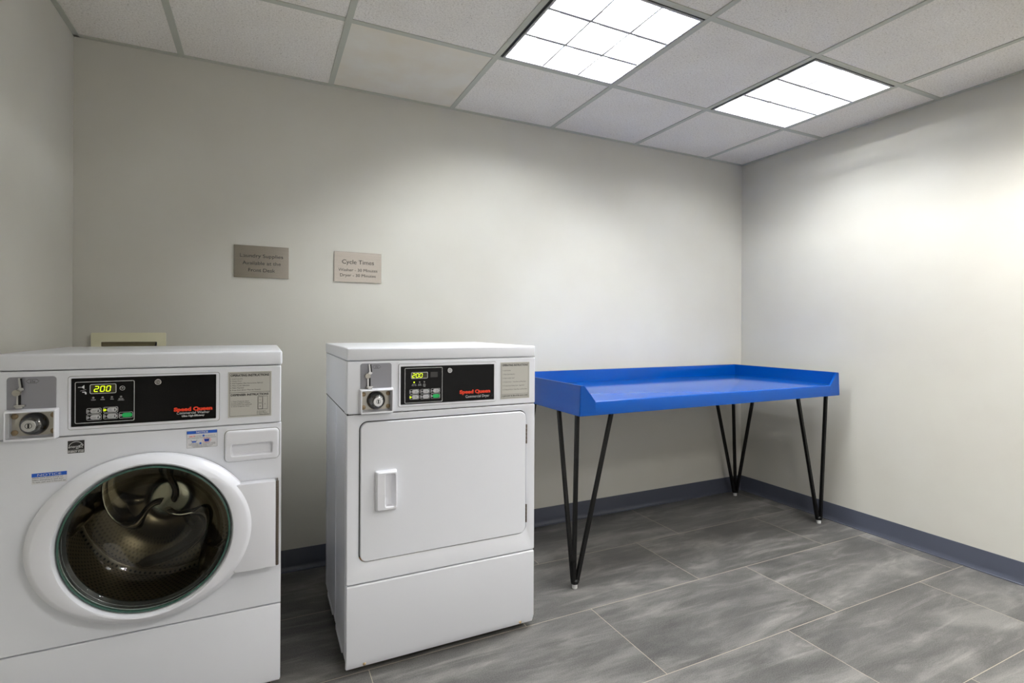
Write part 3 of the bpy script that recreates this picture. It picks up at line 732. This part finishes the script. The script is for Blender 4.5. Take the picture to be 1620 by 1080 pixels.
# gasket, drum
bm = new(); loft(bm, [ell(G[0], G[1], a, a, y, 72) for a, y in ((0.2235, -0.001), (0.2225, -0.012), (0.214, -0.018), (0.2045, -0.020), (0.200, -0.014), (0.204, 0.002), (0.196, 0.010), (0.199, 0.022), (0.205, 0.030), (0.2235, 0.030))], closed=True)
obj('gasket', bm, MT['rubber'], SW)
DC = (0.3475, 0.0, 0.545)
bm = new(); loft(bm, [ell(0, 0, a, a, y, 96) for a, y in ((0.205, 0.032), (0.245, 0.040), (0.262, 0.055), (0.262, 0.345), (0.250, 0.360), (0.250, 0.364), (0.266, 0.350), (0.266, 0.050), (0.245, 0.036), (0.205, 0.028))], closed=True)
drum = _obj('drum', bm, MT['drum'], wash, loc=(WO[0] + DC[0], WO[1], DC[2]))
bm = new(); loft(bm, [ell(0, 0, a, a, y, 72) for a, y in ((0.250, 0.362), (0.235, 0.352), (0.17, 0.350), (0.12, 0.325), (0.085, 0.300), (0.045, 0.292), (0.010, 0.290))], cap0=False)
_obj('drum_back', bm, MT['steel'], drum)
for k in range(3):                             # drum spokes, bent into swirls to imitate reflections in the door glass
    bm = new(); rings_ = []; a0 = 0.55 + k * 2 * PI / 3
    for q in range(25):
        v = q / 24; rad = 0.018 + 0.212 * v; a = a0 + 0.95 * math.sin(v * PI * 1.25) + 0.35 * v
        y = 0.284 + 0.055 * v ** 1.2; w = 0.017 + 0.016 * v
        d = Vector((math.cos(a), math.sin(a))); s_ = Vector((-d.y, d.x)); c = d * rad
        rings_.append([(c.x + s_.x * tt * w, y + 0.030 * (1 - math.cos(tt * PI / 2)) - 0.012, c.y + s_.y * tt * w) for tt in (-1, -0.8, -0.5, -0.2, 0, 0.2, 0.5, 0.8, 1)] + [(c.x + s_.x * tt * w, y + 0.035, c.y + s_.y * tt * w) for tt in (1, -1)])
    loft(bm, rings_); _obj('reflection_rib', bm, MT['steel'], drum)
for k in range(3):                             # lifters
    a = -PI / 2 + 0.55 + k * 2 * PI / 3
    d = Vector((math.cos(a), math.sin(a))); s = Vector((-d.y, d.x)); bm = new(); rings_ = []
    for y, hgt in ((0.062, 0.001), (0.085, 0.022), (0.13, 0.052), (0.30, 0.060), (0.335, 0.03)):
        rings_.append([(d.x * (0.259 - hgt * q) + s.x * w, y, d.y * (0.259 - hgt * q) + s.y * w) for w, q in ((-0.042, 0), (-0.024, 0.55), (-0.012, 0.92), (0.0, 1), (0.012, 0.92), (0.024, 0.55), (0.042, 0))])
    loft(bm, rings_); _obj('lifter', bm, MT['steel'], drum)

# ------------------------------------------------------------------ DRYER
DW, DD = 0.6925, 0.612
X0, Y0 = -2.834, -0.8908
dry = thing('clothes_dryer', 'white front-load coin dryer with square door, standing between washer and blue table', 'clothes dryer', (X0 + DW / 2, Y0 + DD / 2, 0))
SD = Shim(dry, (-DW / 2, -DD / 2, 0))
bm = new(); box(bm, 0.003, DW - 0.002, 0.016, DD, 0.038, 1.031, 0.002, 1)
for v in (0.040, 0.285, 0.545): box(bm, 0.0012, 0.004, v - 0.004, v + 0.004, 0.045, 0.85, 0.001, 1)
for v in (0.10, 0.36): box(bm, 0.0008, 0.004, v, v + 0.16, 0.030, 0.046)
obj('cabinet', bm, MT['white'], SD)
bm = new(); box(bm, -0.0005, DW, -0.0005, DD + 0.004, 1.0325, 1.0738, 0.006, 3); obj('lid', bm, MT['white'], SD)
bm = new(); fascia_plate(bm, 0.0008, DW - 0.0006, 0.8575, 1.0305, 0.0430, 0.8585, 0.9385); box(bm, 0.0008, 0.006, 0.0155, 0.055, 0.8575, 1.0305, 0.001, 1); box(bm, 0.0012, 0.006, 0.057, DD - 0.002, 0.8600, 1.0305); obj('fascia', bm, MT['white'], SD)
bm = new(); box(bm, 0.0022, 0.006, 0.0, DD - 0.002, 0.8545, 0.8600); box(bm, 0.004, DW - 0.004, 0.004, 0.03, 0.850, 0.860); obj('fascia_gap', bm, MT['dark'], SD)
DX0, DX1, DZ0, DZ1 = 0.0440, 0.6510, 0.3720, 0.8285; gp = 0.0040
def hole(y, e=0.0): return rr(DX0 - gp + e, DX1 + gp - e, DZ0 - gp + e, DZ1 + gp - e, y, 0.024 + gp, 8)
def outr(y, e=0.0): return rr(0.001 + e, DW - 0.001 - e, 0.3005 + e, 0.8545 - e, y, 0.006, 8)
bm = new(); loft(bm, [outr(0.0145), outr(0.003), outr(0.0, 0.0028), hole(0.0, -0.002), hole(0.0015), hole(0.0145)], closed=True); obj('front_panel', bm, MT['white'], SD)
obj('door_gap_fill', plate(new(), DX0 - 0.008, DX1 + 0.008, DZ0 - 0.008, DZ1 + 0.008, 0.0090, 0.0150, 0.028, 0.0005), MT['doorgap'], SD)
bm = new(); loft(bm, [rr(DX0, DX1, DZ0, DZ1, 0.0085, 0.024, 8), rr(DX0, DX1, DZ0, DZ1, -0.003, 0.024, 8), rr(DX0 + 0.0025, DX1 - 0.0025, DZ0 + 0.0025, DZ1 - 0.0025, -0.0062, 0.022, 8)])
ddoor = obj('door', bm, MT['white'], SD)
# door handle with a scooped recess on its right
hx0, hx1, hz0, hz1 = 0.0925, 0.1610, 0.5355, 0.6650; ys = -0.0062
bm = new(); loft(bm, [rr(hx0 - 0.002, hx1 + 0.002, hz0 - 0.002, hz1 + 0.002, ys + 0.001, 0.005), rr(hx0, hx1, hz0, hz1, ys - 0.012, 0.006), rr(hx0 + 0.004, hx1 - 0.002, hz0 + 0.004, hz1 - 0.004, ys - 0.0165, 0.006),
     rr(hx0 + 0.028, hx1 - 0.005, hz0 + 0.010, hz1 - 0.008, ys - 0.0165, 0.006), rr(hx0 + 0.030, hx1 - 0.0065, hz0 + 0.012, hz1 - 0.010, ys - 0.014, 0.006), rr(hx0 + 0.032, hx0 + 0.052, hz0 + 0.014, hz1 - 0.012, ys - 0.0008, 0.005)])
obj('handle', bm, MT['white2'], ddoor, ang=18)
for z0, z1 in ((0.706, 0.779), (0.409, 0.477)):
    bm = new()
    for k in range(5):
        a = z0 + k * (z1 - z0) / 5
        loft(bm, [[(DX1 + 0.0045 + 0.003 * math.cos(q * PI / 5), -0.0005 + 0.004 * math.sin(q * PI / 5), z) for q in range(10)] for z in (a, a + (z1 - z0) / 5 - 0.0012)])
    obj('hinge', bm, MT['knuckle'], ddoor)
bm = new()
pr = [(0.0002, 0.2925), (0.0, 0.0470), (0.0115, 0.0215), (0.0155, 0.0215), (0.0155, 0.2965), (0.0035, 0.2965)]
rings_ = []
for x, e in ((0.0012, 0.003), (0.004, 0.0), (DW - 0.004, 0.0), (DW - 0.0012, 0.003)):
    rings_.append([(x, min(y + (e if y < 0.014 else 0), 0.0155), z + (e if z < 0.05 else -e * (z > 0.2))) for y, z in pr])
loft(bm, rings_); lp = obj('lower_panel', bm, MT['white'], SD)
for x in (0.0610, 0.6350):
    bm = new()
    loft(bm, [[(x + a * math.cos(q * PI / 8), 0.0058 - d * 0.9 + a * 0.41 * math.sin(q * PI / 8), 0.0335 - d * 0.42 + a * 0.9 * math.sin(q * PI / 8)) for q in range(16)] for a, d in ((0.0052, 0.0), (0.0052, 0.0022), (0.003, 0.0032))])
    obj('screw', bm, MT['brass'], lp)
bm = new(); box(bm, 0.02, DW - 0.02, 0.03, DD - 0.02, 0.024, 0.0385); obj('base_dark', bm, MT['dark'], SD)  # dark slab that blackens the gap under the cabinet
for fx in (0.05, DW - 0.05):
    for fy in (0.07, DD - 0.05):
        bm = new(); loft(bm, [[(fx + 0.018 * math.cos(a * PI / 10), fy + 0.018 * math.sin(a * PI / 10), z) for a in range(20)] for z in (0.0002, 0.025)]); obj('foot', bm, MT['rubber'], SD)
coin_meter(SD, 0.0430, 1.0230, 0.9420, 0.8585, 0.9385)
pan = panel_base(SD, (0.1690, 0.5273, 0.8737, 1.0175), (0.1757, 0.5197, 0.8802, 1.0092))
bm = new(); outline(bm, 0.1896, 0.3226, 0.8840, 1.0035, PY, 0.0013, 0.003); outline(bm, 0.2117, 0.2700, 0.9667, 0.9885, PY, 0.0014, 0.003)
bt = [(0.2230, 0.9223), (0.2230, 0.9040), (0.2605, 0.9220), (0.2605, 0.9036), (0.2975, 0.9225)]
for x, z in bt: outline(bm, x - 0.0165, x + 0.0165, z - 0.0078, z + 0.0078, PY, 0.0008, 0.003)
outline(bm, 0.2810, 0.3140, 0.8955, 0.9125, PY, 0.0008, 0.003)
for x, ss in ((0.2219, ('DRYING', 'HEAT ON')), (0.2412, ('COOL', 'DOWN')), (0.2577, ('ADD', 'MORE', 'TIME'))):
    for k, s in enumerate(ss): text(bm, s, x, 0.9462 - k * 0.0042, PY - 0.0002, 0.0028, None, 'C')
lettering(bm, MT['inkw'], pan, 'panel_marking')
obj('display', plate(new(), 0.2131, 0.2686, 0.9681, 0.9871, -0.0024, -0.0021, 0.002, 0.0001), MT['disp'], pan)
obj('display_digits', seg_digits('200', 0.2155, 0.9707, -0.0025, 0.0085, 0.0135, 0.0042, 0.0022, 0.12), MT['led'], pan)
obj('coin_window', plate(new(), 0.2795, 0.3055, 0.9695, 0.9880, -0.0024, -0.0021, 0.001, 0.0001), MT['dispd'], pan)
for x, m_ in ((0.2219, 'led'), (0.2412, 'ledoff'), (0.2577, 'ledoff')):
    bm = new(); disc(bm, x, 0.9545, 0.0026, -0.003, -0.0022, 14); obj('indicator_lamp', bm, MT[m_], pan)
for x, z in bt:
    bm = new(); oval(bm, x + 0.0030, z, 0.0230, 0.0122, -0.0034, -0.0022); obj('button', bm, MT['key'], pan)
for x, z in bt + [(0.2975, 0.9040)]:
    bm = new(); ringdisc(bm, x - 0.0135, z, 0.0034, 0.0020, -0.0030, -0.0022, 16); disc(bm, x - 0.0135, z, 0.0010, -0.0030, -0.0022, 10)
    obj('button_lamp', bm, MT['led'] if (x, z) == (0.2230, 0.9040) else MT['key'], pan)
bm = new()
for (x, z), lab in zip(bt, (('HIGH', 'TEMP'), ('MED', 'TEMP'), ('LOW', 'TEMP'), ('DELICATES',), ('NO', 'HEAT'))):
    for k, s in enumerate(lab): text(bm, s, x + 0.0045, z + 0.0014 * (len(lab) - 1) - k * 0.0032 - 0.0011, -0.0036, 0.0022, None, 'C')
lettering(bm, MT['ink'], pan, 'button_lettering')
bm = new(); oval(bm, 0.3000, 0.9040, 0.0245, 0.0125, -0.0036, -0.0022); obj('start_button', bm, MT['green'], pan)['label'] = 'green start button'
key_lock(pan, 0.3484, 0.9916)
bm = new(); text(bm, 'Speed Queen', 0.3865, 0.9070, PY - 0.0001, 0.0122, 0.1185, 'L', 0.062); lettering(bm, MT['red'], pan, 'brand_lettering')
bm = new(); text(bm, 'Commercial Dryer', 0.4095, 0.8912, PY - 0.0001, 0.0098, 0.0920, 'L', 0.0); lettering(bm, MT['inkw'], pan, 'panel_lettering')
def dl(bm):
    x0, x1, y = 0.5470, 0.6665, -0.0013
    text(bm, 'OPERATING INSTRUCTIONS', x0 + 0.0065, 1.0000, y, 0.0068, 0.1060, 'L', 0.035)
    for k, s in enumerate(('1. Load Clothes', '2. Make Cycle Selection', '3. Insert Coin(s) / Card', '4. To Start Dryer - Close Door and Push Start', '5. To Stop Dryer During Cycle - Open Door', '6. To Restart Dryer - Close Door and Push Start')):
        text(bm, s, x0 + 0.0090, 0.9820 - k * 0.0142, y, 0.0042, (0.032, 0.049, 0.047, 0.096, 0.090, 0.101)[k], 'L')
    box(bm, x0 + 0.004, x1 - 0.004, y, -0.0010, 0.8955, 0.8962)
    text(bm, 'CLEAN LINT FILTER AFTER EACH LOAD', x0 + 0.0065, 0.8870, y, 0.0052, 0.1060, 'L', 0.03)
instruction_label(SD, 0.5470, 0.6668, 0.8780, 1.0140, dl)

# ------------------------------------------------------------------ FOLDING TABLE
TX1, TX0, TY0, TY1 = -0.108, -1.865, -0.772, -0.040
zb, zl, zt = 0.766, 0.8268, 0.8966
tab = thing('folding_table', 'bright blue laundry folding table with raised edges on black rod legs in the corner', 'table', ((TX0 + TX1) / 2, (TY0 + TY1) / 2, 0))
TO = (-(TX0 + TX1) / 2, -(TY0 + TY1) / 2, 0); ST = Shim(tab, TO)
bm = new(); th = 0.012; s = 0.008
# work surface with its front apron, one folded sheet
pf = [(TY1 - 0.010, zl), (TY0 + 0.006, zl), (TY0 + 0.002, zl - 0.0016), (TY0, zl - 0.006), (TY0, zb), (TY0 + th, zb), (TY0 + th, zl - 0.020), (TY1 - 0.010, zl - 0.020)]
loft(bm, [[(x, y, z) for y, z in pf] for x in (TX0 + 0.010, TX1 - 0.010)])
obj('tray_top', bm, MT['tblue'], ST, ang=50)
def side(xo, sg):
    """end panel: full height at the back, top slightly drawn in"""
    bm = new(); xi = xo + sg * th; dx = sg * s
    loft(bm, [[(xo, TY0, zb), (xo, TY1, zb), (xo + dx, TY1, zt), (xo + dx, TY0 + 0.004, zt)], [(xi, TY0, zb), (xi, TY1, zb), (xi + dx * 0.7, TY1, zt), (xi + dx * 0.7, TY0 + 0.004, zt)]])
    bmesh.ops.bevel(bm, geom=[e for e in bm.edges], offset=0.0022, segments=2, affect='EDGES')
    obj('end_panel', bm, MT['tblue'], ST)
    # front corner piece with the sloping cut
    bm = new()
    p = [(xo, zb), (xo + dx, zt), (xo + sg * 0.026, zt), (xo + sg * 0.083, zl), (xo + sg * 0.083, zb)]
    loft(bm, [[(x, TY0 - 0.0008, z) for x, z in p], [(x, TY0 + 0.011, z) for x, z in p]])
    bmesh.ops.bevel(bm, geom=[e for e in bm.edges], offset=0.0022, segments=2, affect='EDGES')
    obj('corner_guard', bm, MT['tblue'], ST)
side(TX0, 1); side(TX1, -1)
bm = new(); box(bm, TX0 + s, TX1 - s, TY1 - 0.014, TY1, zb, zt, 0.002, 2); obj('back_panel', bm, MT['tblue'], ST)

def leg(fx, fy, sx, sy, ex=0.205, ey=0.150):
    """three square rods fanning up from one glide; sx, sy point towards the table's middle"""
    bm = new(); zt_ = 0.8065; w = 0.0155; b = 0.012
    L = Vector((fx, fy, 0.020))
    # the rod along the long side and the corner rod are one bent bar
    a0 = Vector((fx + sx * ex, fy, zt_)); c0 = Vector((fx - sx * 0.012 + 0.0, fy - sy * 0.034, zt_)); d0 = Vector((fx, fy + sy * ey, zt_))
    def lerp(p, q, t): return p + (q - p) * t
    base = Vector((fx, fy, 0.0225))
    def rod(top, foot): bar(bm, foot, top, w, w, up=(0, 1, 0))
    fa = base + Vector((sx * 0.0085, 0, 0)); fc = base + Vector((-sx * 0.0085, -sy * 0.004, 0)); fd = base + Vector((-sx * 0.002, sy * 0.010, 0))
    rod(a0, fa); rod(c0, fc); rod(d0, fd)
    loft(bm, [[(fx + rr_ * math.cos(k * PI / 8), fy + rr_ * math.sin(k * PI / 8), z) for k in range(16)] for rr_, z in ((0.010, 0.0195), (0.0165, 0.0215), (0.0170, 0.034), (0.012, 0.040))])
    box(bm, min(a0.x, c0.x) - 0.012, max(a0.x, c0.x) + 0.012, fy - 0.012 - 0.02 * (sy > 0), fy + 0.012 + 0.02 * (sy < 0), zt_ - 0.004, 0.8066)
    box(bm, fx - 0.012, fx + 0.012, min(fy, d0.y) - 0.012, max(fy, d0.y) + 0.012, zt_ - 0.0045, 0.8064)
    lg = obj('leg', bm, MT['tube'], ST, ang=30)
    bm = new(); loft(bm, [[(fx + q * math.cos(k * PI / 10), fy + q * math.sin(k * PI / 10), z) for k in range(20)] for q, z in ((0.0105, 0.0002), (0.0118, 0.002), (0.0118, 0.0195))])
    obj('glide', bm, MT['nylon'], lg)
leg(-1.838, -0.700, 1, 1); leg(-0.118, -0.658, -1, 1); leg(-0.152, -0.085, -1, -1, 0.215, 0.165); leg(-1.838, -0.085, 1, -1, 0.14, 0.15)
